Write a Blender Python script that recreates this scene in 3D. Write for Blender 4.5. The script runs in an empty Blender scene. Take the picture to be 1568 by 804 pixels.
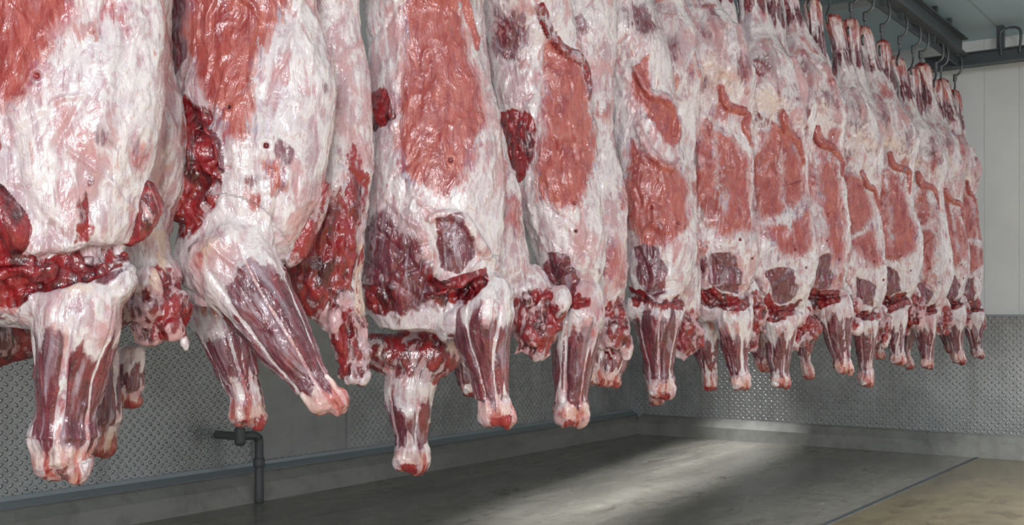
import bpy, bmesh, math, random
import numpy as np
from mathutils import Vector

K = 1755/1568.0
F = 1917.0
YAW = math.atan(1353/1917)
EYE = 1.3
ROT = math.radians(40)
WL, WB, CH = -6.12, 10.97, 3.85     # left wall x, back wall y, ceiling height
ROWX, ROWY = -2.40, 1.56
RX = ROWX-.115                      # overhead rail

# ------------------------------------------------------------------ noise
def _hash(i, j, k, seed):
    n = (i*374761393 + j*668265263 + k*2147483647 + seed*1274126177) & 0xffffffff
    n = ((n ^ (n >> 13)) * 1274126177) & 0xffffffff
    n = ((n ^ (n >> 16)) * 2246822519) & 0xffffffff
    return ((n ^ (n >> 15)) & 0xffff) / 65535.0
def vnoise(p, seed=0):
    p = np.asarray(p, dtype=np.float64)
    i = np.floor(p).astype(np.int64); f = p - i
    f = f*f*(3-2*f)
    r = 0
    for dx in (0, 1):
        wx = f[:, 0] if dx else 1-f[:, 0]
        for dy in (0, 1):
            wy = f[:, 1] if dy else 1-f[:, 1]
            for dz in (0, 1):
                wz = f[:, 2] if dz else 1-f[:, 2]
                r = r + wx*wy*wz*_hash(i[:, 0]+dx, i[:, 1]+dy, i[:, 2]+dz, seed)
    return r
def fbm(p, seed=0, o=3):
    a, t, s = 1.0, 0, 0
    for n in range(o):
        t = t + a*vnoise(p*(2.03**n)+7.3*n, seed+n*17); s += a; a *= 0.5
    return t/s - 0.5

# ------------------------------------------------------------------ mesh helpers
class Geo:
    def __init__(s): s.v = []; s.f = []
    def add(s, v, f):
        o = len(s.v); s.v += [tuple(a) for a in v]; s.f += [tuple(o+i for i in q) for q in f]
    def obj(s, name, mat=None, smooth=False):
        me = bpy.data.meshes.new(name); me.from_pydata(s.v, [], s.f); me.update()
        bm = bmesh.new(); bm.from_mesh(me); bmesh.ops.recalc_face_normals(bm, faces=bm.faces); bm.to_mesh(me); bm.free()
        ob = bpy.data.objects.new(name, me); bpy.context.collection.objects.link(ob)
        if mat: me.materials.append(mat)
        if smooth: me.polygons.foreach_set('use_smooth', [True]*len(me.polygons))
        return ob
    def box(s, a, b):
        x0, y0, z0 = a; x1, y1, z1 = b
        v = [(x0,y0,z0),(x1,y0,z0),(x1,y1,z0),(x0,y1,z0),(x0,y0,z1),(x1,y0,z1),(x1,y1,z1),(x0,y1,z1)]
        s.add(v, [(3,2,1,0),(4,5,6,7),(0,1,5,4),(1,2,6,5),(2,3,7,6),(3,0,4,7)])
    def loft(s, rings):
        n = len(rings[0]); v = [p for r in rings for p in r]; f = []
        for i in range(len(rings)-1):
            for j in range(n):
                k = (j+1) % n
                f.append((i*n+j, i*n+k, (i+1)*n+k, (i+1)*n+j))
        v.append(tuple(np.mean(rings[0], 0))); c0 = len(v)-1
        v.append(tuple(np.mean(rings[-1], 0))); c1 = len(v)-1
        m = (len(rings)-1)*n
        for j in range(n):
            k = (j+1) % n
            f.append((c0, k, j)); f.append((c1, m+j, m+k))
        s.add(v, f)
    def tube(s, pts, rad, n=20, flat=1.0, cap=True):
        C, R = resample(pts, rad, max(12, len(pts)*6))
        rings = []
        T = np.gradient(C, axis=0); T /= np.linalg.norm(T, axis=1)[:, None]+1e-9
        a = np.linspace(0, 2*math.pi, n, endpoint=False)
        up = np.array([0, 1.0, 0])
        def ring(c, t, r):
            u = up if abs(t[1]) < 0.9 else np.array([1.0, 0, 0])
            sd = np.cross(t, u); sd /= np.linalg.norm(sd)
            w = np.cross(sd, t)
            return c + np.outer(np.cos(a)*r, sd) + np.outer(np.sin(a)*r*flat, w)
        if cap:
            for q in (0.15, 0.6, 0.88):
                rings.append(ring(C[0]-T[0]*R[0]*0.6*math.sqrt(1-q*q), T[0], R[0]*q))
        for c, t, r in zip(C, T, R): rings.append(ring(c, t, r))
        if cap:
            for q in (0.88, 0.6, 0.15):
                rings.append(ring(C[-1]+T[-1]*R[-1]*0.6*math.sqrt(1-q*q), T[-1], R[-1]*q))
        s.loft(rings)
    def ell(s, c, r, n=14):
        rings = []
        for i in range(1, n):
            ph = math.pi*i/n
            rings.append([(c[0]+r[0]*math.sin(ph)*math.cos(t), c[1]+r[1]*math.sin(ph)*math.sin(t), c[2]+r[2]*math.cos(ph))
                          for t in np.linspace(0, 2*math.pi, 2*n, endpoint=False)])
        s.loft([np.array(x) for x in rings])

def resample(pts, rad, m):
    P = np.array(pts, float); R = np.array(rad, float); n = len(P)
    if n == 2: 
        u = np.linspace(0, 1, m); return P[0]+(P[1]-P[0])*u[:, None], R[0]+(R[1]-R[0])*u
    A = np.column_stack([P, R]); A = np.vstack([2*A[0]-A[1], A, 2*A[-1]-A[-2]])
    out = []
    for u in np.linspace(0, n-1-1e-6, m):
        i = int(u); t = u-i; p0, p1, p2, p3 = A[i], A[i+1], A[i+2], A[i+3]
        out.append(0.5*((2*p1)+(-p0+p2)*t+(2*p0-5*p1+4*p2-p3)*t*t+(-p0+3*p1-3*p2+p3)*t**3))
    out = np.array(out)
    return out[:, :3], np.maximum(out[:, 3], 0.003)

def polysd(x, z, poly):
    P = np.array(poly, float); d = np.full(len(x), 1e9); inside = np.zeros(len(x), bool)
    for i in range(len(P)):
        a = P[i]; b = P[(i+1) % len(P)]; e = b-a
        t = np.clip(((x-a[0])*e[0]+(z-a[1])*e[1])/(e@e+1e-12), 0, 1)
        d = np.minimum(d, np.hypot(x-a[0]-t*e[0], z-a[1]-t*e[1]))
        c = ((a[1] > z) != (b[1] > z)) & (x < (b[0]-a[0])*(z-a[1])/((b[1]-a[1])+1e-12)+a[0])
        inside ^= c
    return np.where(inside, -d, d)
def linesd(x, z, line):
    d = np.full(len(x), 1e9)
    for a, b in zip(line[:-1], line[1:]):
        a = np.array(a, float); b = np.array(b, float); e = b-a
        t = np.clip(((x-a[0])*e[0]+(z-a[1])*e[1])/(e@e+1e-12), 0, 1)
        d = np.minimum(d, np.hypot(x-a[0]-t*e[0], z-a[1]-t*e[1]))
    return d

# ------------------------------------------------------------------ node helper
class N:
    def __init__(s, name):
        s.m = bpy.data.materials.new(name); s.m.use_nodes = True
        s.t = s.m.node_tree; s.t.nodes.clear()
        s.out = s.t.nodes.new('ShaderNodeOutputMaterial')
        s.b = s.t.nodes.new('ShaderNodeBsdfPrincipled')
        s.t.links.new(s.b.outputs[0], s.out.inputs[0])
    def set(s, sock, v):
        if isinstance(v, bpy.types.NodeSocket): s.t.links.new(v, sock)
        elif isinstance(v, tuple) and len(v) == 3 and sock.type == 'RGBA': sock.default_value = (*v, 1)
        else: sock.default_value = v
    def math(s, op, a, b=0.0, c=None, clamp=False):
        n = s.t.nodes.new('ShaderNodeMath'); n.operation = op; n.use_clamp = clamp
        s.set(n.inputs[0], a); s.set(n.inputs[1], b)
        if c is not None: s.set(n.inputs[2], c)
        return n.outputs[0]
    def mad(s, a, k, off, base):      # base + (a-off)*k
        return s.math('ADD', base, s.math('MULTIPLY', s.math('SUBTRACT', a, off), k))
    def mix(s, f, a, b, mode='MIX'):
        n = s.t.nodes.new('ShaderNodeMix'); n.data_type = 'RGBA'; n.blend_type = mode
        s.set(n.inputs[0], f); s.set(n.inputs[6], a); s.set(n.inputs[7], b); return n.outputs[2]
    def ss(s, v, lo, hi, a=0.0, b=1.0):
        n = s.t.nodes.new('ShaderNodeMapRange'); n.interpolation_type = 'SMOOTHSTEP'
        s.set(n.inputs[0], v); n.inputs[1].default_value = lo; n.inputs[2].default_value = hi
        n.inputs[3].default_value = a; n.inputs[4].default_value = b; return n.outputs[0]
    def coord(s, scale=(1, 1, 1), rnd=False, attr=None):
        if attr:
            n = s.t.nodes.new('ShaderNodeAttribute'); n.attribute_name = attr; v = n.outputs['Vector']
        else:
            n = s.t.nodes.new('ShaderNodeTexCoord'); v = n.outputs['Object']
        if rnd:
            o = s.t.nodes.new('ShaderNodeObjectInfo'); r = s.math('MULTIPLY', o.outputs['Random'], 9.0)
            a = s.t.nodes.new('ShaderNodeVectorMath'); a.operation = 'ADD'
            s.t.links.new(v, a.inputs[0]); s.t.links.new(r, a.inputs[1]); v = a.outputs[0]
        m = s.t.nodes.new('ShaderNodeVectorMath'); m.operation = 'MULTIPLY'
        s.t.links.new(v, m.inputs[0]); m.inputs[1].default_value = scale
        return m.outputs[0]
    def noise(s, v, sc, det=4, rough=0.55, dist=0.0):
        n = s.t.nodes.new('ShaderNodeTexNoise'); s.t.links.new(v, n.inputs['Vector'])
        n.inputs['Scale'].default_value = sc; n.inputs['Detail'].default_value = det
        n.inputs['Roughness'].default_value = rough; n.inputs['Distortion'].default_value = dist
        return n.outputs[0]
    def attr(s, name):
        n = s.t.nodes.new('ShaderNodeAttribute'); n.attribute_name = name
        p = s.t.nodes.new('ShaderNodeSeparateColor'); s.t.links.new(n.outputs['Color'], p.inputs[0])
        return p.outputs
    def sep(s, v):
        p = s.t.nodes.new('ShaderNodeSeparateXYZ'); s.t.links.new(v, p.inputs[0]); return p.outputs
    def bump(s, h, strength, dist, prev=None):
        n = s.t.nodes.new('ShaderNodeBump'); n.inputs['Strength'].default_value = strength
        n.inputs['Distance'].default_value = dist; s.t.links.new(h, n.inputs['Height'])
        if prev: s.t.links.new(prev, n.inputs['Normal'])
        return n.outputs[0]
    def p(s, **kw):
        for k, v in kw.items():
            nm = {'col': 'Base Color', 'rough': 'Roughness', 'metal': 'Metallic', 'nrm': 'Normal', 'spec': 'Specular IOR Level',
                  'sss': 'Subsurface Weight', 'em': 'Emission Color', 'es': 'Emission Strength', 'coat': 'Coat Weight',
                  'coatr': 'Coat Roughness', 'coatn': 'Coat Normal'}[k]
            s.set(s.b.inputs[nm], v)
        return s.m

def meat_material():
    n = N('raw_beef')
    A = n.attr('maskA'); B = n.attr('maskB')
    red, dark, blood = A[0], A[1], A[2]
    cream, rag, pinkm = B[0], B[1], B[2]
    o = n.coord(rnd=True)
    ov = n.coord(rnd=True, attr='fib')
    nl = n.noise(o, 7, 4, 0.6, .3)            # 15 cm blotches
    nk = n.noise(n.coord((1, 1, .55), rnd=True), 19, 4, 0.58, .7)       # 5 cm blotches
    nm = n.noise(ov, 42, 5, 0.62, 0.9)        # streaks
    nh = n.noise(o, 70, 4, 0.60)              # grain
    nf = n.noise(n.coord((1, 1, .45), rnd=True, attr='fib'), 190, 3, 0.6)            # fibres
    # thin translucent fat / silverskin over meat
    under = n.mix(n.ss(nl, .40, .60), (0.52, 0.12, 0.135), (0.30, 0.10, 0.16))
    fatc = n.mix(n.ss(nk, .38, .62), (0.58, 0.51, 0.60), (0.87, 0.83, 0.84))
    fatc = n.mix(n.ss(nm, .48, .64, 0, .8), fatc, (0.96, 0.94, 0.925))
    op = n.mad(nl, 1.7, .5, 0.70)
    op = n.mad(nm, 2.0, .5, op); op = n.mad(nk, 1.6, .5, op); op = n.mad(nh, .35, .5, op)
    op = n.math('SUBTRACT', op, n.math('MULTIPLY', pinkm, .50))
    fat = n.mix(n.ss(op, .15, .74, .05, 1.0), under, fatc)
    cr = n.mad(nh, .3, .5, cream); cr = n.mad(nk, .8, .5, cr)
    fat = n.mix(n.ss(cr, 0.35, 0.85, 0, 0.8), fat, (0.84, 0.58, 0.36))
    vein = n.noise(n.coord((1, 1, 0.6), rnd=True), 13, 4, 0.55, 1.6)
    v = n.math('ABSOLUTE', n.math('SUBTRACT', vein, 0.5))
    v = n.math('MULTIPLY', n.ss(v, 0.0, 0.014, 1, 0), n.ss(nl, 0.44, 0.56))
    fat = n.mix(n.math('MULTIPLY', v, 0.65), fat, (0.38, 0.03, 0.05))
    # cutaneous muscle with frosted edges
    sal = n.mix(n.ss(nm, 0.35, 0.65), (0.38, 0.055, 0.050), (0.56, 0.125, 0.10))
    sal = n.mix(n.ss(nf, 0.45, 0.75, 0, .3), sal, (0.68, 0.24, 0.21))
    sal = n.mix(n.ss(nl, 0.42, 0.62, 0, 0.5), sal, (0.60, 0.17, 0.125))
    sal = n.mix(n.ss(nk, 0.48, 0.68, 0, 0.6), sal, (0.29, 0.028, 0.038))
    rr = n.mad(nm, 2.3, .5, red); rr = n.mad(nh, .35, .5, rr); rr = n.mad(nk, 1.2, .5, rr)
    col = n.mix(n.ss(rr, 0.34, 0.64), fat, sal)
    fr = n.mad(nf, .7, .5, n.math('SUBTRACT', 1.0, red)); fr = n.mad(nm, 2.2, .5, fr)
    col = n.mix(n.math('MULTIPLY', n.ss(fr, .25, .8), .42), col, (.88, .70, .70))
    # dark muscle with silver skin
    dk = n.mix(n.ss(nf, 0.30, 0.70), (0.085, 0.012, 0.022), (0.22, 0.042, 0.060))
    dk = n.mix(n.ss(nk, 0.46, 0.64, 0, 0.5), dk, (0.34, 0.045, 0.055))
    dk = n.mix(n.ss(nm, 0.48, 0.70, 0, 0.75), dk, (0.54, 0.42, 0.49))
    dd = n.mad(nm, 1.3, .5, dark); dd = n.mad(nh, .25, .5, dd); dd = n.mad(nk, .9, .5, dd)
    col = n.mix(n.ss(dd, 0.34, 0.64), col, dk)
    # cut / bloody
    bl = n.mix(n.ss(nk, 0.36, 0.62), (0.055, 0.003, 0.007), (0.34, 0.014, 0.020))
    bl = n.mix(n.ss(nf, 0.5, 0.75, 0, .5), bl, (0.52, 0.06, 0.05))
    bl = n.mix(n.ss(nm, 0.62, 0.74, 0, 0.7), bl, (0.78, 0.48, 0.45))
    bb = n.mad(nh, .3, .5, blood); bb = n.mad(nk, 1.4, .5, bb); bb = n.mad(nm, 1.0, .5, bb)
    col = n.mix(n.ss(bb, 0.40, 0.62), col, bl)
    b1 = n.bump(nh, 0.25, 0.004)
    b2 = n.bump(nf, 0.25, 0.002, b1)
    b3 = n.bump(nm, 0.6, 0.006, b2)
    b4 = n.bump(nk, 0.6, 0.018, b3)
    ro = n.ss(nh, 0.3, 0.7, 0.20, 0.36)
    n.b.inputs['Subsurface Radius'].default_value = (1, .35, .25); n.b.inputs['Subsurface Scale'].default_value = .008
    return n.p(col=col, rough=ro, nrm=b4, spec=0.6, coat=.8, coatr=.10, coatn=b4, sss=.12)

MEAT = meat_material()

# ------------------------------------------------------------------ carcass builder
def build_side(name, spec, voxel, seed, shear=.15):
    """spec in metres, z relative to eye height.  body: list (z,xl,xr); front faces local -y"""
    body = sorted(spec['body'], key=lambda r: -r[0])
    bz = np.array([r[0] for r in body]); xl = np.array([r[1] for r in body]); xr = np.array([r[2] for r in body])
    zz = np.linspace(bz[0], bz[-1], 90)
    L = np.interp(-zz, -bz, xl); R = np.interp(-zz, -bz, xr)
    ker = np.array([1, 2, 3, 2, 1])/9.0
    def sm(a):
        p = np.pad(a, 2, mode='edge'); return np.convolve(p, ker, 'valid')
    L, R = sm(L), sm(R)
    cx = (L+R)/2; hw = (R-L)/2
    th = spec.get('thick', 1.0)
    wf = np.interp(zz, [-.1, .0, .15, .45, .8, 1.0, 1.2, 1.4, 1.55, 1.7, 1.95], [.05, .09, .135, .15, .11, .11, .16, .15, .085, .05, .045])*th
    wf = np.minimum(wf, hw*1.05)
    wb = np.interp(zz, [-.1, .1, .5, .9, 1.2, 1.5, 1.7], [.04, .07, .08, .07, .12, .07, .04])*th
    wb = np.minimum(wb, hw)
    g = Geo(); a = np.linspace(0, 2*math.pi, 56, endpoint=False)
    rings = []
    for i in range(90):
        c, s_ = np.cos(a), np.sin(a)
        x = cx[i]+hw[i]*np.sign(c)*np.abs(c)**0.9
        y = np.where(s_ < 0, wf[i], wb[i])*np.sign(s_)*np.abs(s_)**0.95
        rings.append(np.column_stack([x, y, np.full(56, zz[i])]))
    g.loft(rings)
    def fy(x, z):
        i = int(np.clip(round((bz[0]-z)/(bz[0]-bz[-1])*89), 0, 89))
        u = (x-cx[i])/max(hw[i], .01)
        return -wf[i]*max(0.0, 1-min(1, abs(u))**2.1)**0.52
    tubes = []
    for t in spec.get('tubes', []):
        pts, rad = [], []
        for q in t['pts']:
            x, z, r = q[:3]; yo = q[3] if len(q) > 3 else t.get('y', 0)
            y = fy(x, z)+yo if t.get('front') else yo
            pts.append((x, y, z)); rad.append(r)
        g.tube(pts, rad, flat=t.get('flat', 1.0))
        if t['kind'] == 'shank' and not t.get('hind'):
            p1 = np.array(pts[-1]); r1 = rad[-2]
            g.ell(p1+np.array([-.5*r1, -.35*r1, .25*r1]), (r1*.62, r1*.62, r1*.75), 8)
            g.ell(p1+np.array([.5*r1, -.1*r1, .1*r1]), (r1*.58, r1*.62, r1*.8), 8)
        tubes.append((t, *resample(pts, rad, 40)))
    rnd = random.Random(seed)
    for b in spec.get('blobs', []):
        x, y, z, rx, ry, rz = b
        g.ell((x, y, z), (rx*.85, ry*.85, rz*.85))
        g.ell((x-rx*.2, y+ry*.3, z+rz*.9), (rx*.8, ry*.9, rz*.9))
        for i in range(11):
            u, v = rnd.uniform(-1, 1), rnd.uniform(-1, 1)
            k = rnd.uniform(.22, .46)
            g.ell((x+u*rx*.75, y-rnd.uniform(.1, .9)*ry, z+v*rz*.85), (rx*k, ry*k, rz*k*rnd.uniform(.8, 1.5)), 8)
        for i in range(6):      # ragged strands
            x0 = x+rnd.uniform(-.8, .8)*rx; z0 = z-rz*rnd.uniform(.3, .8); l = rnd.uniform(.02, .05)
            g.tube([(x0, y-.3*ry, z0), (x0+rnd.uniform(-.01, .01), y-.4*ry, z0-l*.5), (x0+rnd.uniform(-.02, .02), y-.3*ry, z0-l)], [rnd.uniform(.010, .016), .010, .006], n=8)
    for e in spec.get('ells', []):
        g.ell(e[:3], e[3:6])
    tmp = g.obj('tmp')
    m = tmp.modifiers.new('r', 'REMESH'); m.mode = 'VOXEL'; m.voxel_size = voxel
    m = tmp.modifiers.new('s', 'SMOOTH'); m.factor = 0.5; m.iterations = int(max(3, .022/voxel))
    dg = bpy.context.evaluated_depsgraph_get()
    me = bpy.data.meshes.new_from_object(tmp.evaluated_get(dg))
    bpy.data.objects.remove(tmp)
    nv = len(me.vertices)
    co = np.empty(nv*3); me.vertices.foreach_get('co', co); co = co.reshape(-1, 3)
    no = np.empty(nv*3); me.vertices.foreach_get('normal', no); no = no.reshape(-1, 3)
    x, y, z = co.T
    wpx = x+fbm(co*12, seed, 3)*.06; wpz = z+fbm(co*12, seed+5, 3)*.08
    front = np.clip(.6-no[:, 1]*1.5, 0, 1)
    A = np.zeros((nv, 4)); Bm = np.zeros((nv, 4)); A[:, 3] = 1; Bm[:, 3] = 1
    disp = np.zeros(nv)
    ch = {'R': (A, 0), 'D': (A, 1), 'B': (A, 2), 'C': (Bm, 0), 'G': (Bm, 1), 'P': (Bm, 2)}
    # naturally occurring thin places in the fat cover
    st5 = co*np.array([6.5, 6.5, 4.0])
    Bm[:, 2] = np.clip((fbm(st5, seed+51, 3)-.02)*4.5, 0, .9)
    A[:, 0] = np.clip((fbm(st5*1.5, seed+52, 3)-.12)*5, 0, .6)
    A[:, 1] = np.clip((fbm(st5*1.3, seed+53, 3)-.19)*6, 0, .55)
    for pd in spec.get('patch', []):
        c, poly = pd[0], pd[1]; soft = pd[2] if len(pd) > 2 else .035
        amt = pd[3] if len(pd) > 3 else 1.0
        v = np.clip(.5-polysd(wpx, wpz, poly)/(2*soft), 0, 1)*front*amt
        if c == 'F':
            A[:, :3] *= (1-v)[:, None]; disp += v*.003; continue
        M, k = ch[c]; M[:, k] = np.maximum(M[:, k], v)
        if c == 'R': disp -= v*.003; A[:, 1] *= 1-.7*v
        if c == 'B': disp -= v*(.012-np.abs(fbm(co*np.array([30, 30, 18]), seed+31, 2))*.05)
        if c == 'D': disp -= v*.004
    crs = list(spec.get('crease', []))
    zb = bz[-1]
    for i in range(30):         # random tears and membrane folds of the fat cover
        zc = rnd.uniform(zb+.1, 1.4); xc = rnd.uniform(-.2, .2); l = rnd.uniform(.03, .09); an = rnd.gauss(1.57, .5)
        b_ = rnd.uniform(-.02, .02)
        ln = [(xc-l*math.cos(an), zc-l*math.sin(an)), (xc+b_, zc), (xc+l*math.cos(an), zc+l*math.sin(an))]
        if rnd.random() < .35: crs.append((ln, .005, .006, 'P'))
        elif rnd.random() < .5: crs.append((ln, -.007, .006))
        else: crs.append((ln, .008, .009))
    for cr in crs:
        line, dep, w = cr[:3]
        d = linesd(x+fbm(co*20, seed+9, 2)*.02, z+fbm(co*20, seed+19, 2)*.02, line)
        e = np.exp(-(d/w)**2)*front
        disp -= dep*e
        if len(cr) > 3:
            M, k = ch[cr[3]]; M[:, k] = np.maximum(M[:, k], e)
    for h in spec.get('holes', []):
        d = np.hypot(x-h[0], z-h[1])
        disp -= (.010*np.exp(-(d/.008)**2)-.003*np.exp(-((d-.015)/.006)**2))*front
        A[:, 2] = np.maximum(A[:, 2], np.exp(-(d/.009)**4)*front*1.0)
    fib = np.column_stack([x+.10*fbm(co*4, seed+41, 2), y, z*.2+.08*fbm(co*5, seed+42, 2)])
    for (t, C, Rd) in tubes:
        kind = t['kind']
        D = np.full(nv, 1e9); I = np.zeros(nv, int)
        for i in range(len(C)):
            d = np.linalg.norm(co-C[i], axis=1)
            mk = d < D; D[mk] = d[mk]; I[mk] = i
        r = Rd[I]; tt = I/(len(C)-1.0)
        inside = np.clip((1.4*r-D)/(.2*r), 0, 1)
        if kind == 'shank':
            T = np.gradient(C, axis=0); T /= np.linalg.norm(T, axis=1)[:, None]
            rel = co-C[I]; Ti = T[I]
            al = (rel*Ti).sum(1); ln = np.linalg.norm(np.diff(C, axis=0), axis=1).sum()
            tt = np.clip(tt+al/ln, 0, 1.05)
            sd = np.cross(Ti, np.array([0, 1.0, 0])); sd /= np.linalg.norm(sd, axis=1)[:, None]+1e-9
            ang = np.arctan2(rel[:, 1], (rel*sd).sum(1))
            ph = seed*1.7
            ca, sa = np.cos(ang), np.sin(ang)
            wob = fbm(np.column_stack([ca*1.2, sa*1.2, tt*1.5]), seed+3, 2)*2.5
            l1 = np.exp(-(np.sin(ang*3+ph+wob+tt*.8)/(.12+.28*np.clip(tt, 0, 1)))**2)
            l2 = np.exp(-(np.sin(ang*2.0+ph*2-wob)/.09)**2)
            ll = np.maximum(l1, l2*.8)
            lo, hi = t.get('range', (.12, .74))
            lo = lo+rnd.uniform(-.06, .06)
            endn = fbm(np.column_stack([ca*3, sa*3, tt*2]), seed+8, 2)
            fade = np.clip((tt-lo+endn*.35)/.14, 0, 1)*np.clip((hi-tt+endn*.6)/.14, 0, 1)
            keep = 1-inside*np.clip((tt-lo*.6)*8, 0, 1)
            for kk in range(3): A[:, kk] *= keep
            Bm[:, 2] *= keep
            A[:, 1] = np.maximum(A[:, 1], inside*fade*np.clip(1.15-1.10*ll, 0, 1))
            redk = rnd.uniform(.0, .35)
            A[:, 0] = np.maximum(A[:, 0], inside*np.clip((tt-lo*.6)*8, 0, 1)*np.clip(endn*4+.2+redk, 0, .8)*(1-fade*.4))
            tipb = np.clip((tt-.90)/.1, 0, 1)*inside
            A[:, 2] = np.maximum(A[:, 2], tipb*.55)
            A[:, 0] = np.maximum(A[:, 0], np.clip((tt-.8)/.2, 0, 1)*inside*.4)
            Bm[:, 0] = np.maximum(Bm[:, 0], inside*np.clip((tt-.55)/.25, 0, 1)*.6)
            Bm[:, 2] = np.maximum(Bm[:, 2], inside*np.clip((tt-.60)/.25, 0, 1)*.9)
            disp += inside*np.clip((tt-lo+.1)/.1, 0, 1)*np.clip((.95-tt)/.1, 0, 1)*(l1-.5)*-.007*np.where(tt > hi-.1, -1, 1)
            disp += tipb*fbm(co*45, seed+2, 2)*.016
            F2 = np.column_stack([ca*.055, sa*.055, tt*ln*.16])+3.0
            wI = (inside > .5)[:, None]
            fib = np.where(wI, F2, fib)
        else:
            c = t.get('col', 'R'); amt = t.get('amt', 1.0)
            if c:
                M, k = ch[c]; M[:, k] = np.maximum(M[:, k], inside*amt)
    for b in spec.get('blobs', []):
        q = np.sqrt(((x-b[0])/b[3])**2+((y-b[1])/(b[4]*1.3))**2+((z-b[2])/b[5])**2)
        w = np.clip((1.45-q)/.4, 0, 1)
        rg = np.abs(fbm(co*np.array([26, 26, 17]), seed+11, 3))
        disp += w*(.006-rg*.065)+w*fbm(co*60, seed+12, 2)*.008
        A[:, 0] *= 1-w; A[:, 1] *= 1-w
        A[:, 2] = np.maximum(A[:, 2]*(1-w*.5), w*(.48+rg*1.5)); Bm[:, 2] = np.maximum(Bm[:, 2], w*.9)
    back = np.clip((no[:, 1]-.35)*4, 0, 1)*np.clip((1.0-z)*5, 0, 1)*np.clip((z-.02)*8, 0, 1)
    rib = .5+.5*np.sin((z+x*.35)*2*math.pi/.055)
    A[:, 2] = np.maximum(A[:, 2], back*(.35+.4*rib)); disp += back*rib*.006
    disp += fbm(co*np.array([7, 7, 4]), seed+1, 3)*.042
    disp += fbm(co*np.array([34, 34, 14]), seed+2, 3)*.008
    rdg = 1-np.abs(fbm(co*np.array([14, 14, 7]), seed+21, 3))*5
    disp += np.clip(rdg, 0, 1)**3*.005
    hang = np.clip((co[:, 2]-1.15)/.85, 0, 1)
    co = co+no*disp[:, None]
    co[:, 0] -= shear*hang**1.3
    me.vertices.foreach_set('co', co.ravel())
    for nm, M in (('maskA', A), ('maskB', Bm)):
        at = me.color_attributes.new(nm, 'FLOAT_COLOR', 'POINT')
        at.data.foreach_set('color', np.clip(M, 0, 1).astype(np.float32).ravel())
    at = me.attributes.new('fib', 'FLOAT_VECTOR', 'POINT'); at.data.foreach_set('vector', fib.astype(np.float32).ravel())
    me.polygons.foreach_set('use_smooth', [True]*len(me.polygons))
    me.materials.clear(); me.materials.append(MEAT)
    me.update(); me.name = name
    return me

STEEL = N('brushed_steel').p(col=(.16, .165, .17), metal=.8, rough=.4)

def hook_mesh():
    g = Geo()
    g.tube([(0, -.045, 1.90), (0, -.06, 1.94), (0, -.03, 1.98), (0, 0, 2.02), (0, 0, 2.10)], [.008]*5, n=8)
    g.tube([(0, .03, 1.94), (0, .0, 1.90), (0, -.045, 1.90)], [.008]*3, n=8)
    g.tube([(0, 0, 2.08), (0, 0, 2.13)], [.016, .016], n=10)
    g.tube([(0, 0, 2.12), (.05, 0, 2.16), (.055, 0, 2.26), (.02, 0, 2.33)], [.010]*4, n=8)
    g.tube([(-.022, 0, 2.322), (.03, 0, 2.322)], [.034, .034], n=18, cap=False)
    o = g.obj('tmp', STEEL, True); me = o.data; bpy.data.objects.remove(o); me.name = 'meat_hook'; return me
HOOK = hook_mesh()

def place(me, x, y, rot=0, dz=0, sc=1.0, sh=.15, name='beef_carcass'):
    ob = bpy.data.objects.new(name, me); bpy.context.collection.objects.link(ob)
    ob.location = (x, y, EYE+dz); ob.rotation_euler = (0, 0, ROT+rot); ob.scale = (sc, sc, 1)
    h = bpy.data.objects.new('meat_hook', HOOK); bpy.context.collection.objects.link(h)
    th = ROT+rot
    wx, wy = RX-x, -sh*math.sin(th)          # roller sits on the rail above the hock
    h.parent = ob
    h.location = ((wx*math.cos(th)+wy*math.sin(th))/sc, (-wx*math.sin(th)+wy*math.cos(th))/sc, -dz); h.rotation_euler = (0, 0, -th)
    return ob

def origin(s, dx=0, dy=0):
    c, sn = math.cos(ROT), math.sin(ROT)
    return ROWX+dx*c-dy*sn, ROWY+s+dx*sn+dy*c
def tracer(x, y):
    X = x*math.cos(YAW)+y*math.sin(YAW); Y = -x*math.sin(YAW)+y*math.cos(YAW)
    S = F/Y/K; cx = (877.5+F*X/Y)/K
    return (lambda q: (q-cx)/S), (lambda q: (482.5-q)/S), S

TOP = [(2.02, -.04, .04), (1.85, -.045, .045), (1.68, -.06, .055), (1.5, -.11, .10), (1.35, -.18, .17), (1.18, -.23, .22)]
def traced(o, sp):
    fx, fz, S = tracer(*o)
    out = dict(thick=sp.get('thick', 1.0))
    body = [(fz(a), fx(b), fx(c)) for a, b, c in sp['body']]
    zt = max(b[0] for b in body)
    mid = (body[0][1]+body[0][2])/2
    out['body'] = [(z, a+mid*max(0, 1-(z-zt)), b+mid*max(0, 1-(z-zt))) for z, a, b in TOP if z > zt+.08]+body
    out['tubes'] = []
    for t in sp.get('tubes', []):
        t = dict(t); t['pts'] = [(fx(q[0]), fz(q[1]), q[2]/S, *(q[3:])) for q in t['pts']]; out['tubes'].append(t)
    out['patch'] = [(p[0], [(fx(a), fz(b)) for a, b in p[1]], *(p[2:])) for p in sp.get('patch', [])]
    out['crease'] = [([(fx(a), fz(b)) for a, b in c[0]], c[1], c[2], *(c[3:])) for c in sp.get('crease', [])]
    out['blobs'] = [(fx(b[0]), b[1], fz(b[2]), b[3]/S, b[4]/S, b[5]/S) for b in sp.get('blobs', [])]
    out['ells'] = [(fx(b[0]), b[1], fz(b[2]), b[3]/S, b[4]/S, b[5]/S) for b in sp.get('ells', [])]
    out['holes'] = [(fx(a), fz(b)) for a, b in sp.get('holes', [])]
    return out

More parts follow.
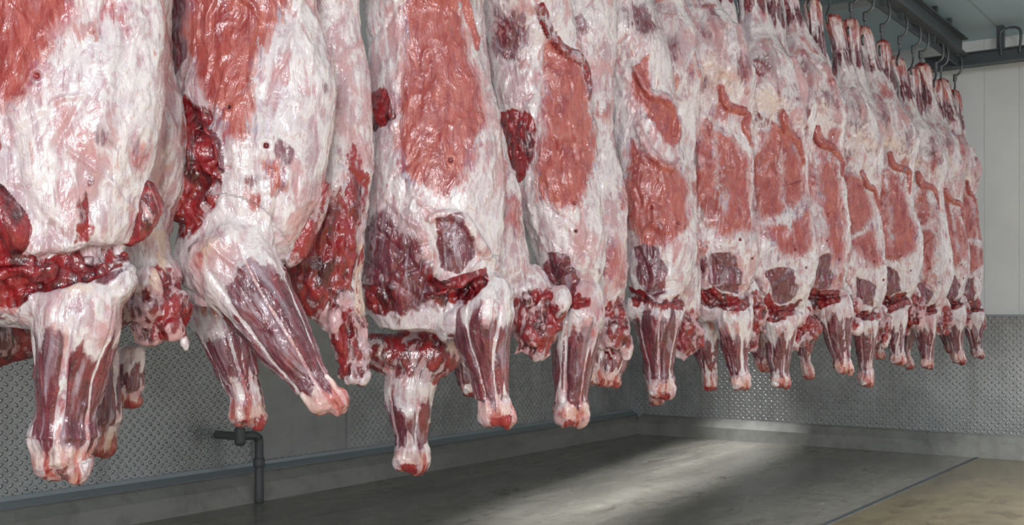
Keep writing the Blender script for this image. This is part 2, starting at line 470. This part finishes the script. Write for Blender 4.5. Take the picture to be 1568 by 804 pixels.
# ---- traced specs (in reference-picture units measured on each carcass' own plane)
C1 = dict(
 body=[(0,-70,246),(40,-75,249),(100,-80,242),(200,-80,238),(250,-80,226),(300,-78,213),(350,-74,202),(385,-65,188),(430,-50,140),(455,-30,100)],
 tubes=[dict(kind='fold', col=None, pts=[(-45,450,48),(40,455,44),(120,450,46),(175,438,46),(192,445,34)], y=-.03, flat=1.0),
        dict(kind='shank', pts=[(135,445,62),(128,490,66),(118,545,54),(110,600,43),(104,640,40),(103,670,46),(103,700,38),(105,712,30)], y=-.035, range=(.20,.80)),
        dict(kind='flap', col='B', amt=.7, front=True, pts=[(222,285,8),(228,320,15),(212,355,10),(195,372,6)], y=0),
        dict(kind='flap', col='B', amt=.75, front=True, pts=[(-20,418,12),(60,412,15),(120,420,13),(175,400,10),(192,392,7)], y=-.01),
        dict(kind='flap', col='B', amt=.8, front=True, pts=[(-20,300,20),(20,320,26),(55,360,20),(50,395,10)], y=0)],
 patch=[('R',[(-90,-40),(130,-40),(128,60),(85,110),(72,165),(45,180),(5,140),(-90,120)]),
        ('B',[(-90,170),(22,165),(34,225),(15,265),(-90,300)]),
        ('B',[(-90,330),(20,345),(58,395),(45,430),(-90,445)]),
        ('B',[(-20,440),(60,412),(120,402),(192,392),(165,420),(100,446),(30,462)],.014),
        ('B',[(155,262),(175,262),(168,320),(150,380),(130,388),(142,330)],.02, .65),
        ('P',[(-30,280),(60,300),(60,360),(0,350)]),('P',[(130,230),(190,240),(170,390),(110,390)],.05),
        ('C',[(120,428),(170,430),(165,455),(125,455)]),
        ('D',[(165,400),(205,405),(180,440),(165,430)],.012)],
 crease=[([(-20,425),(60,408),(120,398),(190,386)],.028,.012),([(10,455),(100,440),(190,405)],.012,.01,'B'),
         ([(60,300),(100,380)],.008,.012),([(40,180),(60,260),(70,330)],.006,.01)],
 holes=[(87,135)],
)
C2 = dict(
 body=[(0,250,478),(50,256,497),(90,262,514),(130,266,519),(180,272,512),(250,280,502),(300,278,488),(350,272,462),(400,268,436),(440,278,410),(465,300,380)],
 tubes=[dict(kind='shank', pts=[(355,385,70,-.06),(388,440,56,-.08),(420,490,46,-.09),(452,540,37,-.10),(475,572,27,-.10),(495,598,27,-.10),(507,614,24,-.10)], range=(.16,.84)),
        dict(kind='flap', col='B', amt=.75, front=True, pts=[(290,185,10),(312,230,18),(300,290,22),(285,340,16)], y=.0),
        dict(kind='flap', col='D', amt=.7, front=True, pts=[(325,200,7),(345,235,9),(352,270,7)], y=-.01),
        dict(kind='flap', col='B', amt=.8, front=True, pts=[(290,250,8),(330,262,12),(345,285,8)], y=-.01),
        dict(kind='flap', col='B', amt=.55, front=True, pts=[(498,285,8),(478,330,14),(455,380,12),(442,400,6)], y=.0)],
 patch=[('R',[(292,-40),(452,-40),(432,40),(405,100),(398,170),(392,232),(372,230),(345,190),(312,130),(290,60)]),
        ('D',[(240,-40),(290,-40),(290,60),(300,110),(275,130),(255,80)]),
        ('B',[(265,165),(330,180),(352,250),(345,290),(320,340),(290,380),(262,380)]),
        ('R',[(408,262),(438,252),(442,300),(425,305)],.02, .9),
        ('P',[(460,230),(505,220),(490,330),(450,390),(440,330)]),
        ('C',[(300,380),(350,360),(380,400),(330,430)],.05,.7),
        ('P',[(345,420),(400,400),(440,440),(420,480)],.04)],
 crease=[([(330,190),(352,250),(345,300),(310,350)],.02,.012),([(440,300),(432,350),(436,400)],.02,.01),([(280,440),(330,460)],.01,.01),
         ([(395,240),(400,300),(410,350)],.006,.012)],
 holes=[(362,177),(418,235)],
)
C3 = dict(
 body=[(0,558,719),(50,560,731),(100,566,742),(150,567,756),(200,566,768),(300,561,775),(350,557,772),(400,551,768),(450,550,762),(480,558,740),(505,585,700)],
 tubes=[dict(kind='shank', pts=[(748,440,38,-.05),(742,475,48,-.06),(740,515,43,-.06),(746,560,33,-.06),(753,598,25,-.06),(757,622,27,-.06),(760,638,23,-.06)], range=(.20,.82)),
        dict(kind='fold', col=None, pts=[(680,500,20),(720,478,30),(762,440,26)], y=-.05),
        dict(kind='flap', col='R', front=True, pts=[(700,-30,8),(712,10,9),(726,50,9),(731,72,7)], y=.0),
        dict(kind='flap', col='P', front=True, pts=[(582,295,3),(600,315,4),(622,340,4),(640,352,3)], y=-.002),
        dict(kind='flap', col='B', amt=.7, front=True, pts=[(655,455,7),(690,440,10),(735,425,8)], y=-.01),
        dict(kind='flap', col='P', amt=.4, front=True, pts=[(655,345,4),(675,335,6),(705,340,6),(722,365,7),(745,395,8),(765,415,7)], y=-.003)],
 patch=[('R',[(624,-40),(700,-40),(714,60),(735,150),(735,200),(715,260),(692,305),(650,295),(622,285),(610,240),(612,180),(622,100)]),
        ('B',[(568,140),(600,150),(608,190),(595,212),(568,208)],.014),
        ('D',[(552,340),(600,335),(640,370),(662,420),(668,470),(620,490),(555,470)],.04,.9),
        ('D',[(664,338),(702,340),(720,365),(728,395),(700,420),(672,415),(668,380)],.010),
        ('B',[(652,425),(690,432),(745,418),(742,440),(715,465),(680,472),(655,462)],.012),
        ('B',[(552,430),(600,445),(612,480),(570,475)],.012),
        ('P',[(600,300),(640,350),(660,400),(640,380),(590,330)]),
        ('P',[(730,120),(745,150),(755,260),(740,260)])],
 crease=[([(655,350),(672,400),(660,440)],.016,.012),([(655,445),(700,450),(745,425)],.022,.012),([(622,0),(618,100),(612,200),(618,280)],.004,.006),
         ([(560,400),(610,440),(650,470)],.010,.012),([(570,350),(630,400),(655,440)],.008,.010)],
 holes=[(688,254)],
)
C4 = dict(
 body=[(0,728,872),(60,738,888),(100,747,900),(150,754,908),(200,763,914),(250,772,918),(300,783,922),(350,803,926),(400,822,926),(430,832,918),(465,845,900),(485,858,890)],
 tubes=[dict(kind='shank', pts=[(885,445,32,-.05),(880,480,40,-.06),(875,530,33,-.06),(872,575,25,-.06),(870,607,22,-.06),(871,624,25,-.06),(872,638,20,-.06)], range=(.24,.82)),
        dict(kind='fold', col=None, pts=[(840,480,16),(870,475,26),(892,470,26)], y=-.05),
        dict(kind='flap', col='B', amt=.6, front=True, pts=[(822,30,7),(838,65,9),(862,88,9),(888,98,9),(898,125,8),(900,152,5)], y=-.004)],
 patch=[('R',[(832,60),(885,100),(905,170),(908,250),(895,300),(880,325),(850,330),(818,310),(812,270),(828,200),(826,120)]),
        ('B',[(756,178),(800,172),(818,200),(815,240),(800,280),(772,295),(764,240)],.016,.7),
        ('D',[(756,178),(800,172),(818,200),(815,240),(800,280),(772,295),(764,240)],.016,.6),
        ('D',[(742,30),(800,20),(812,70),(790,110),(748,90)],.05,.7),
        ('D',[(832,392),(868,392),(882,430),(878,455),(845,462),(832,430)],.010),
        ('B',[(832,455),(880,455),(895,470),(850,485)],.010),
        ('P',[(740,90),(820,120),(800,180),(750,160)],.05),('P',[(780,290),(820,310),(830,390),(810,380)])],
 crease=[([(832,395),(845,440),(840,470)],.014,.010),([(835,465),(890,462)],.018,.010),([(818,110),(822,200),(805,300)],.006,.008)],
 holes=[(872,316),(875,358)],
)
C5 = dict(
 body=[(0,880,1008),(60,905,1020),(100,925,1030),(200,933,1045),(300,948,1060),(380,960,1066),(430,962,1056),(465,968,1040),(490,980,1030)],
 tubes=[dict(kind='shank', pts=[(1015,450,26,-.05),(1008,480,34,-.06),(1004,525,26,-.06),(1005,562,19,-.06),(1007,585,20,-.06),(1008,600,17,-.06)], range=(.2,.82)),
        dict(kind='fold', col=None, pts=[(965,470,20),(1000,474,26),(1035,470,20)], y=-.05),
        dict(kind='flap', col='P', amt=1, front=True, pts=[(962,110,6),(985,150,8),(1012,158,7),(1030,180,7),(1035,215,6)], y=-.004),
        dict(kind='flap', col='P', amt=.8, front=True, pts=[(968,200,5),(988,240,7),(1015,262,7),(1035,250,5)], y=-.004)],
 patch=[('R',[(960,220),(985,250),(1040,258),(1050,300),(1045,350),(1010,380),(975,395),(955,340),(952,270)]),
        ('R',[(960,110),(985,100),(985,150),(1030,170),(1036,230),(1015,225),(985,190),(965,160)],.012),
        ('D',[(966,382),(1000,385),(1012,415),(1010,445),(985,452),(975,420)],.010),
        ('B',[(958,440),(1000,455),(1050,450),(1045,475),(1000,482),(962,475)],.012),
        ('D',[(945,20),(1000,10),(1010,50),(975,80)],.05,.7)],
 crease=[([(960,450),(1000,462),(1048,455)],.02,.010),([(970,385),(985,430)],.012,.009)],
 holes=[(987,322),(1030,345)],
)
M1 = dict(thick=.7,
 body=[(0,140,261),(60,150,266),(100,155,264),(160,160,277),(220,170,287),(290,170,283),(350,180,267),(400,190,262),(440,195,268),(470,205,270)],
 tubes=[dict(kind='shank', pts=[(160,520,24,0),(158,590,22,0),(156,650,19,0),(153,685,17,0)]),
        dict(kind='shank', pts=[(185,540,20,.12),(182,590,17,.12),(178,615,14,.12)]),
        dict(kind='fold', col='B', amt=.7, pts=[(210,430,40,.05),(130,490,42,.06),(40,510,40,.06),(-20,530,38,.06),(-80,560,24,.06)])],
 blobs=[(250,-.03,472,50,40,52)],
 patch=[('C',[(243,350),(264,360),(262,440),(246,430)],.01),('P',[(220,0),(270,60),(290,200),(280,330),(250,340),(235,240)],.05),('B',[(200,300),(236,290),(230,360),(205,375)],.014)],
 crease=[([(268,100),(262,200),(255,320)],.008,.01)],
)
M2 = dict(thick=.7,
 body=[(0,420,552),(40,430,557),(100,440,567),(250,440,568),(350,432,561),(400,428,553),(440,428,552),(480,450,562),(510,500,565)],
 tubes=[dict(kind='shank', pts=[(330,450,40,0),(345,500,38,0),(362,560,31,0),(376,600,24,0),(380,625,26,0),(383,640,22,0)], range=(.2,.6)),
        dict(kind='shank', pts=[(405,500,24,.1),(415,540,20,.1),(424,560,16,.1)])],
 blobs=[(540,-.02,530,32,30,52)],
 ells=[(360,.03,420,70,60,60)],
 patch=[('B',[(430,380),(500,330),(545,240),(560,300),(545,440),(520,480),(460,475),(430,440)],.06),
        ('C',[(546,380),(566,380),(556,485),(544,485)],.006),('P',[(500,0),(560,120),(562,240),(520,260)],.06),
        ('P',[(490,430),(545,430),(550,500),(505,500)])],
)
M3 = dict(thick=.8,
 body=[(0,640,736),(100,660,750),(200,680,772),(300,690,798),(350,690,806),(400,690,812),(440,680,812),(470,640,800),(520,600,720)],
 tubes=[dict(kind='fold', col='B', amt=.62, pts=[(566,535,28,0),(620,548,38,0),(670,540,34,0),(700,525,26,0)]),
        dict(kind='shank', pts=[(640,545,44,.02),(624,590,38,0),(625,640,30,0),(627,672,23,0),(628,693,25,0),(628,708,21,0)], range=(.28,.76)),
        dict(kind='shank', pts=[(715,540,22,.1),(722,580,18,.1),(728,600,14,.1)])],
 blobs=[(822,-.02,495,44,34,50)],
 patch=[('P',[(770,300),(810,340),(815,430),(780,430)]),('C',[(570,515),(600,520),(590,545),(560,540)],.02),('C',[(670,515),(700,510),(700,545),(675,550)],.02),
        ('R',[(780,300),(806,340),(800,360),(784,340)])],
)
M4 = dict(thick=.8,
 body=[(0,830,945),(100,860,938),(200,870,942),(300,880,956),(400,880,960),(440,885,958),(480,900,950)],
 tubes=[dict(kind='shank', pts=[(905,500,24,0),(908,550,18,0),(912,582,15,0)]), dict(kind='shank', pts=[(950,520,22,.05),(945,560,18,.05),(938,585,15,.05)])],
 blobs=[(936,-.02,500,30,24,42)],
 patch=[('P',[(925,320),(960,340),(955,440),(930,430)]),('P',[(905,50),(935,60),(935,120),(910,110)])],
)

HIND = [(0, 1.5, .085), (0.0, 1.65, .066), (.005, 1.8, .050), (0, 1.93, .056), (0, 1.98, .048)]
def generic(seed):
    r = random.Random(seed); j = lambda a=.02: r.uniform(-a, a)
    J = lambda P, a=.03: [(x+j(a), z+j(a)) for x, z in P]
    w = 1+j(.10); q = j(.09); e = j(.035)
    body = [(1.98, -.035, .035), (1.85, -.042, .042), (1.70, -.055, .05), (1.55, -.09, .08), (1.38, -.16, .15), (1.18, -.225, .215), (1.0, -.205, .185),
            (.8, -.175, .18), (.55, -.19, .215), (.33, -.20, .225), (.17, -.18, .2), (.05, -.13, .16), (-.03, -.06, .10)]
    body = [(z, a*w+j(.018), b*w+j(.018)) for z, a, b in body]
    sx = j(.05)
    rp = [(-.05+e, 1.0+q), (.04+e, .95+q), (.13, .84+q), (.165, .6), (.15, .42+e), (.07, .28+q), (-.04, .30+q), (-.11+e, .5), (-.10+e, .78)]
    if seed % 3 == 0: rp = [(.0, 1.0+q), (.08, .92), (.14, .75), (.16, .55), (.10, .28), (.03, .22), (-.0, .45), (-.03, .7)]
    if seed % 3 == 1: rp = [(-.14, .95), (-.02, .98), (.06, .80), (.15, .60), (.16, .40), (.05, .36), (-.06, .40), (-.15, .62)]
    extra = []
    a0 = r.uniform(.45, .85); sl = j(.12)
    if seed % 2 == 0: extra.append(('F', [(-.2, a0+sl), (.05, a0+.02), (.2, a0-sl), (.2, a0-sl-.05), (.03, a0-.04), (-.2, a0+sl-.06)], .03, .85))
    xs = j(.08)
    extra.append(('F', [(xs, .95), (xs+.03, .95), (xs+.05, .5), (xs+.02, .45)], .03, .7))
    return dict(body=body,
      tubes=[dict(kind='shank', pts=[(.06+sx, .08, .08, -.05), (.07+sx, .0, .09, -.06), (.08+sx, -.1, .072, -.06), (.09+sx*1.2, -.2, .052, -.06), (.10+sx*1.4, -.28, .040, -.06), (.105+sx*1.5, -.335+q*.3, .047, -.06), (.11+sx*1.6, -.37+q*.3, .038, -.06)], range=(.24, .80)),
             dict(kind='fold', col=None, pts=[(-.06, .03+e, .04), (.04, .02, .065), (.13, .05+e, .05)], y=-.05),
             dict(kind='shank', hind=1, pts=HIND, y=0, range=(.2, .55)),
             dict(kind='flap', col='R', amt=.8, front=True, pts=[(-.02+j(), 1.04+q, .016), (.03+j(), .96+q, .02), (.10+e, .93+q, .018), (.13+j(), .86+q, .018), (.145, .78+q, .012)], y=-.004),
             dict(kind='flap', col='P', amt=.9, front=True, pts=[(-.03+j(), 1.5, .02), (.0, 1.35, .026), (-.02+j(), 1.18, .014)], y=.0),
             dict(kind='flap', col='P', amt=.9, front=True, pts=[(.10+j(), 1.42, .02), (.12+j(), 1.25, .028), (.09+j(), 1.1, .016)], y=.0)],
      blobs=[(.19, .02, -.02+e, .08, .06, .11)],
      patch=[('R', J(rp, .045), .05)]+extra+[
             ('D', J([(-.19, .75), (-.13, .78), (-.12, .55), (-.15, .42), (-.2, .45)]), .04, .8),
             ('D', J([(-.12, 1.42), (-.02, 1.45), (.0, 1.32), (-.08, 1.25), (-.14, 1.3)]), .08, .66),
             ('D', J([(.03, 1.25), (.12, 1.28), (.13, 1.15), (.06, 1.10)]), .08, .66),
             ('D', J([(-.15, 1.12), (-.06, 1.14), (-.05, 1.05), (-.14, 1.02)]), .08, .66),
             ('D', J([(-.08, .30), (.03, .30), (.09, .2), (.07, .12), (-.01, .09), (-.06, .15)], .02), .016),
             ('B', J([(-.12, .11), (-.05, .13), (.0, .08), (.12, .11), (.13, .04), (.0, .0), (-.11, .02)], .02), .014),
             ('D', J([(-.2, .3), (-.09, .27), (-.07, .12), (-.17, .06)]), .04, .85),
             ('P', J([(.08, 1.05), (.18, 1.0), (.16, .9), (.1, .92)]), .05), ('P', J([(-.16, .95), (-.1, .95), (-.1, .85), (-.17, .82)]), .05),
             ('C', J([(-.18, 1.25), (-.05, 1.35), (.1, 1.2), (.1, 1.05), (-.16, 1.1)]), .08, .6)],
      crease=[([(-.1, .09+e), (0, .06), (.14, .09+e)], .02, .012), ([(-.05, .27), (-.03, .15)], .012, .01), ([(-.13, .95), (-.12, .7), (-.14, .4)], .007, .01),
              ([(.05, 1.4), (.0, 1.2), (-.05, 1.05)], .014, .015)],
      holes=[(.06+j(), .38+j()), (.13+j(.01), .27+j())])
def generic_mate(seed):
    r = random.Random(seed); j = lambda a=.02: r.uniform(-a, a)
    body = [(1.98, -.035, .035), (1.85, -.042, .042), (1.70, -.055, .05), (1.55, -.085, .075), (1.38, -.15, .13), (1.18, -.2, .16), (1.0, -.18, .13),
            (.8, -.17, .12), (.55, -.17, .13), (.33, -.17, .13), (.17, -.16, .13), (.05, -.13, .13), (-.03, -.06, .12)]
    return dict(thick=.8, body=body,
      tubes=[dict(kind='shank', pts=[(-.12, .02, .08, 0), (-.11+j(), -.1, .066, 0), (-.10, -.22, .048, 0), (-.095, -.28, .038, 0), (-.09+j(), -.33+j(.04), .042, 0)], range=(.1, .7)),
             dict(kind='shank', hind=1, pts=HIND, y=0, range=(.2, .55))],
      blobs=[(.09+j(), -.02, -.05, .08, .06, .11)],
      patch=[('P', [(.0, .5), (.13, .5), (.13, .1), (.0, .1)], .05), ('R', [(-.1, .9), (.0, .85), (.02, .5), (-.1, .5)], .06),
             ('D', [(-.1, 1.35), (.02, 1.38), (.05, 1.2), (-.08, 1.18)], .08, .7)])

ss = [0, .574, 1.356, 2.09, 2.93, 3.57, 4.25, 4.96, 5.70, 6.40, 7.2, 7.87, 8.5]
near = [(C1, .0050), (C2, .0050), (C3, .0055), (C4, .006), (C5, .007)]
nearm = [(M1, (.17, .33)), (M2, (.17, .33)), (M3, (.17, .33)), (M4, (.17, .33))]
for i, (sp, vx) in enumerate(near):
    o = origin(ss[i]); place(build_side('carcass_side', traced(o, sp), vx, 10+i*7), *o)
for i, (sp, off) in enumerate(nearm):
    o = origin(ss[i], *off); place(build_side('carcass_side', traced(o, sp), .0065, 60+i*7, .05), *o, sh=.05)
GEN = [build_side('carcass_side', generic(k), .0075 if k < 5 else .0085, 200+k*13) for k in range(1, 9)]
GM = [build_side('carcass_side', generic_mate(k), .0085, 300+k*13, .05) for k in (1, 2, 3)]
foot = {5: .0, 6: -.03, 7: .04, 8: -.05, 9: .03, 10: -.03, 11: .02, 12: .0}
rr = random.Random(5)
for i in range(5, 13):
    o = origin(ss[i]+rr.uniform(-.05, .05)); place(GEN[i-5], *o, rot=rr.uniform(-.3, .25), dz=foot[i], sc=rr.uniform(1.0, 1.14))
for i in range(4, 13):
    o = origin(ss[i]+.02, .15, .30); place(GM[i % 3], *o, rot=rr.uniform(-.25, .25), dz=rr.uniform(-.05, .02), sc=rr.uniform(1.0, 1.1), sh=.05)
o = origin(-.66); place(GEN[1], *o)
o = origin(-.66, .15, .3); place(GM[0], *o, sh=.05)

# ------------------------------------------------------------------ room materials
def tread(name, ax):
    n = N(name); o = n.coord(); s = n.sep(o); a = s[ax]; z = s[2]
    c = .062
    u = n.math('DIVIDE', n.math('ADD', a, z), c); v = n.math('DIVIDE', n.math('SUBTRACT', a, z), c)
    par = n.math('ABSOLUTE', n.math('MODULO', n.math('ADD', n.math('FLOOR', u), n.math('FLOOR', v)), 2.0))
    fu = n.math('SUBTRACT', n.math('FRACT', u), .5); fv = n.math('SUBTRACT', n.math('FRACT', v), .5)
    ip = n.math('SUBTRACT', 1.0, par)
    du = n.math('ADD', n.math('MULTIPLY', fu, ip), n.math('MULTIPLY', fv, par))
    dv = n.math('ADD', n.math('MULTIPLY', fv, ip), n.math('MULTIPLY', fu, par))
    d = n.math('SQRT', n.math('ADD', n.math('POWER', n.math('DIVIDE', du, .44), 2.0), n.math('POWER', n.math('DIVIDE', dv, .24), 2.0)))
    h = n.ss(d, .3, 1.0, 1, 0)
    big = n.noise(o, 1.3, 4, .6); sc = n.noise(n.coord((1, 1, .15)), 6, 5, .6)
    col = n.mix(n.ss(big, .35, .65), (.40, .405, .40), (.60, .605, .60))
    col = n.mix(n.ss(sc, .5, .7, 0, .45), col, (.33, .32, .29))
    col = n.mix(n.math('MULTIPLY', h, .8), col, (.95, .96, .95))
    return n.p(col=col, metal=.25, rough=n.ss(big, .3, .7, .26, .38), nrm=n.bump(h, 1.0, .014))
def panel(name, ax, pw):
    n = N(name); o = n.coord(); a = n.sep(o)[ax]
    f = n.math('FRACT', n.math('DIVIDE', a, pw)); e = n.math('MINIMUM', f, n.math('SUBTRACT', 1.0, f))
    seam = n.ss(e, .0, .02, 1, 0); big = n.noise(o, 1.0, 3, .6)
    col = n.mix(n.ss(big, .3, .7), (.78, .79, .80), (.87, .88, .88))
    col = n.mix(n.math('MULTIPLY', seam, .35), col, (.5, .52, .53))
    return n.p(col=col, rough=.45, nrm=n.bump(n.math('SUBTRACT', 1.0, seam), .6, .004))
def concrete(name, a=(.22, .21, .19), b=(.36, .35, .32), c=(.16, .13, .09), rough=(.25, .55)):
    n = N(name); o = n.coord(); big = n.noise(n.coord((1.4, .35, 1)), 1.6, 6, .65, .4); m = n.noise(o, 7, 6, .6); f = n.noise(o, 60, 4, .6)
    col = n.mix(n.ss(big, .3, .7), a, b); col = n.mix(n.ss(m, .45, .75, 0, .5), col, c)
    col = n.mix(n.ss(f, .5, .75, 0, .25), col, b)
    return n, col, n.p(col=col, rough=n.ss(big, .3, .7, rough[0], rough[1]), nrm=n.bump(m, .12, .01))
def floor_mat():
    n, col, m = concrete('wet_concrete', (.19, .18, .155), (.30, .285, .245), (.15, .125, .09), (.13, .28))
    st = n.noise(n.coord((2.2, .8, 1)), 2.6, 4, .7, .6)
    col = n.mix(n.ss(st, .56, .70, 0, .6), col, (.10, .075, .05))
    x = n.sep(n.coord())[0]
    warm = n.mix(1.0, col, (.80, .68, .46), 'MULTIPLY')
    st2 = n.noise(n.coord((1.0, .5, 1)), 4.5, 5, .7, .8)
    warm = n.mix(n.ss(st2, .52, .66, 0, .6), warm, (.07, .055, .035))
    n.p(col=n.mix(n.ss(x, -2.42, -2.36), col, warm))
    return m
TR_L, TR_B = tread('tread_plate_left', 1), tread('tread_plate_back', 0)
PN_L, PN_B = panel('white_panel_left', 1, 1.15), panel('white_panel_back', 0, .30)
CURB = concrete('curb_concrete', (.26, .255, .235), (.40, .39, .36), (.16, .15, .12))[2]
FLOORM = floor_mat()
DARK = N('dark_steel').p(col=(.12, .135, .145), metal=.5, rough=.45)
PIPE = N('grey_pipe').p(col=(.16, .165, .165), metal=.4, rough=.5)
GALV = N('galvanised').p(col=(.38, .42, .44), metal=.4, rough=.45)
def ceil_mat():
    n = N('ceiling_panel'); a = n.sep(n.coord())[0]; f = n.math('FRACT', n.math('DIVIDE', a, 1.1))
    e = n.math('MINIMUM', f, n.math('SUBTRACT', 1.0, f))
    return n.p(col=n.mix(n.ss(e, 0, .02, .5, 0), (.40, .53, .60), (.15, .18, .2)), rough=.5)
CEIL = ceil_mat()
SMOOTH = concrete('smooth_steel_panel', (.42, .42, .41), (.52, .52, .50), (.32, .31, .29), (.3, .45))[2]

XR, YF = 5.0, -4.0
g = Geo(); g.box((WL-.1, YF, -.1), (XR, WB+.1, 0)); g.obj('floor', FLOORM)
g = Geo(); g.box((WL-.1, YF, CH), (XR, WB+.1, CH+.1)); g.obj('ceiling', CEIL)

def wall(name, ax, mt, mp):
    g = Geo()
    if ax == 1:
        g.box((WL-.1, YF, 0), (WL, WB+.1, 1.3)); g.box((WL-.1, YF, 1.3), (WL-.004, WB+.1, CH))
    else:
        g.box((WL, WB, 0), (XR, WB+.1, 1.3)); g.box((WL, WB+.004, 1.3), (XR, WB+.1, CH))
    ob = g.obj(name, mt); ob.data.materials.append(mp)
    for i, p in enumerate(ob.data.polygons): p.material_index = 0 if i < 6 else 1
    return ob
wall('wall_left', 1, TR_L, PN_L); wall('wall_back', 0, TR_B, PN_B)

def profile(name, pts, y0, y1, ax, mat):
    g = Geo()
    if ax == 1: r = [np.array([(WL+a, y, z) for a, z in pts]) for y in (y0, y1)]
    else: r = [np.array([(x, WB-a, z) for a, z in pts]) for x in (y0, y1)]
    g.loft(r); return g.obj(name, mat)
profile('baseboard_left', [(0, 0), (.20, 0), (.16, .12), (.07, .19), (0, .2)], YF, WB, 1, CURB)
profile('baseboard_back', [(0, 0), (.20, 0), (.16, .12), (.07, .19), (0, .2)], WL+.16, XR, 0, CURB)
profile('trim_1', [(0, .195), (.085, .187), (.09, .20), (.02, .225), (.015, .25), (0, .25)], YF, WB, 1, GALV)
g = Geo(); g.box((WL, WB-.012, 1.285), (XR, WB, 1.305)); g.obj('trim_2', GALV)
# smooth panel with edge frame on the left wall
g = Geo()
g.box((WL+.001, 5.50, .26), (WL+.015, 6.40, 2.2)); g.box((WL+.001, 5.46, .26), (WL+.03, 5.50, 2.24)); g.box((WL+.001, 6.40, .26), (WL+.03, 6.44, 2.24)); g.box((WL+.001, 5.46, 2.2), (WL+.03, 6.44, 2.24))
g.obj('door_1', SMOOTH)
# drain pipe with elbow near left wall
g = Geo(); px, py = WL+.22, 5.32
g.tube([(px, py, .01), (px, py, .40), (px, py-.015, .45), (px, py-.05, .47), (px, py-.17, .475)], [.032, .030, .030, .030, .030], n=14)
g.tube([(px, py, .26), (px, py, .30)], [.040, .040], n=14); g.tube([(px, py-.17, .43), (px, py-.17, .52)], [.038, .038], n=14)
g.tube([(px, py-.17, .475), (px-.13, py-.19, .475), (WL+.01, py-.19, .475)], [.028, .028, .028], n=12)
g.obj('drain_pipe', PIPE, True)
g = Geo(); g.box((-2.43, YF, 0), (-2.40, WB-.2, .004)); g.obj('floor_joint', DARK)

# overhead rail
g = Geo()
RZ = EYE+2.285
g.box((RX-.008, -3, RZ-.05), (RX+.008, 10.45, RZ))
g.box((RX-.02, -3, RZ+.16), (RX+.10, 10.45, RZ+.17)); g.box((RX+.035, -3, RZ+.03), (RX+.047, 10.45, RZ+.17)); g.box((RX-.02, -3, RZ+.02), (RX+.10, 10.45, RZ+.032))
y = -2.6
while y < 10.4:
    g.box((RX-.008, y, RZ-.03), (RX+.04, y+.05, RZ+.02)); g.box((RX+.02, y, RZ+.17), (RX+.06, y+.05, CH)); y += .45
g.obj('overhead_meat_rail', DARK)
g = Geo()
BY = 10.5
g.box((RX-.3, BY, RZ-.06), (XR, BY+.12, RZ-.045)); g.box((RX-.3, BY+.05, RZ-.06), (XR, BY+.065, RZ+.06)); g.box((RX-.3, BY, RZ+.05), (XR, BY+.12, RZ+.062))
for x in (-2.2, -1.0, .4, 2.0): g.box((x, BY+.03, RZ+.06), (x+.06, BY+.09, CH))
g.tube([(-2.15, BY-.02, RZ+.0), (-2.15, BY-.02, RZ+.2), (-2.0, BY-.02, RZ+.2), (-2.0, BY-.02, RZ+.0)], [.012]*4, n=8)
g.obj('cross_beam', DARK)
for yy in (8.6, 6.0, 3.0): 
    g = Geo()
    g.box((-5.5, yy, CH-.12), (XR, yy+.10, CH)); g.box((-5.5, yy-.04, CH-.135), (XR, yy+.14, CH-.12))
    g.obj('ceiling_beam', GALV)

# ------------------------------------------------------------------ lights
TUBE = N('lamp_tube').p(em=(1, 1, 1), es=3.0, col=(1, 1, 1))
HOUS = N('lamp_housing').p(col=(.7, .7, .7), rough=.4)
def lamp(x, y, e, lx=.25, ly=1.5, spread=160, tilt=0, col=(.97, .985, 1.0), yaw=0):
    g = Geo(); z = CH-.14
    g.box((x-.11, y-.75, z+.06), (x+.11, y+.75, z+.14)); ob = g.obj('ceiling_lamp', HOUS)
    t = Geo()
    for dx in (-.05, .05): t.tube([(x+dx, y-.71, z+.045), (x+dx, y+.71, z+.045)], [.014, .014], n=10)
    tb = t.obj('tubes', TUBE, True); tb.parent = ob
    L = bpy.data.lights.new('lamp_light', 'AREA'); L.shape = 'RECTANGLE'; L.size = lx; L.size_y = ly; L.energy = e; L.color = col
    L.spread = math.radians(spread)
    lo = bpy.data.objects.new('lamp_light', L); bpy.context.collection.objects.link(lo); lo.parent = ob
    lo.location = (x, y, z-.01); lo.rotation_euler = (0, math.radians(tilt), math.radians(yaw))
    return ob
for yy, e in ((-1.6, 250), (1.0, 260), (3.4, 290), (5.6, 320), (7.5, 280), (9.4, 110)):
    lamp(-.25, yy, e, tilt=-40)
lamp(-4.25, 8.2, 27, lx=.10, ly=5.4, spread=22, yaw=9.4)
L = bpy.data.lights.new('glint_fill_light', 'AREA'); L.shape = 'RECTANGLE'; L.size = 1.4; L.size_y = 1.4; L.energy = 230; L.color = (.97, .985, 1)  # added fill behind the camera for glints on upright meat; no doorway is modelled
lo = bpy.data.objects.new('glint_fill_light', L); bpy.context.collection.objects.link(lo)
lo.location = (2.0, -2.8, 2.3)
lo.rotation_euler = (Vector((-2.4, 3.5, 1.9))-Vector((2.0, -2.8, 2.3))).to_track_quat('-Z', 'Y').to_euler()
w = bpy.data.worlds.new('World'); bpy.context.scene.world = w; w.use_nodes = True
w.node_tree.nodes['Background'].inputs[0].default_value = (.88, .94, 1, 1); w.node_tree.nodes['Background'].inputs[1].default_value = .58

# ------------------------------------------------------------------ camera
cam = bpy.data.cameras.new('Camera'); co = bpy.data.objects.new('Camera', cam); bpy.context.collection.objects.link(co)
co.location = (0, 0, EYE); co.rotation_euler = (math.pi/2, 0, YAW)
cam.sensor_width = 36; cam.lens = F/1755*36; cam.shift_y = 90/1755
bpy.context.scene.camera = co
bpy.context.scene.view_settings.view_transform = 'Standard'
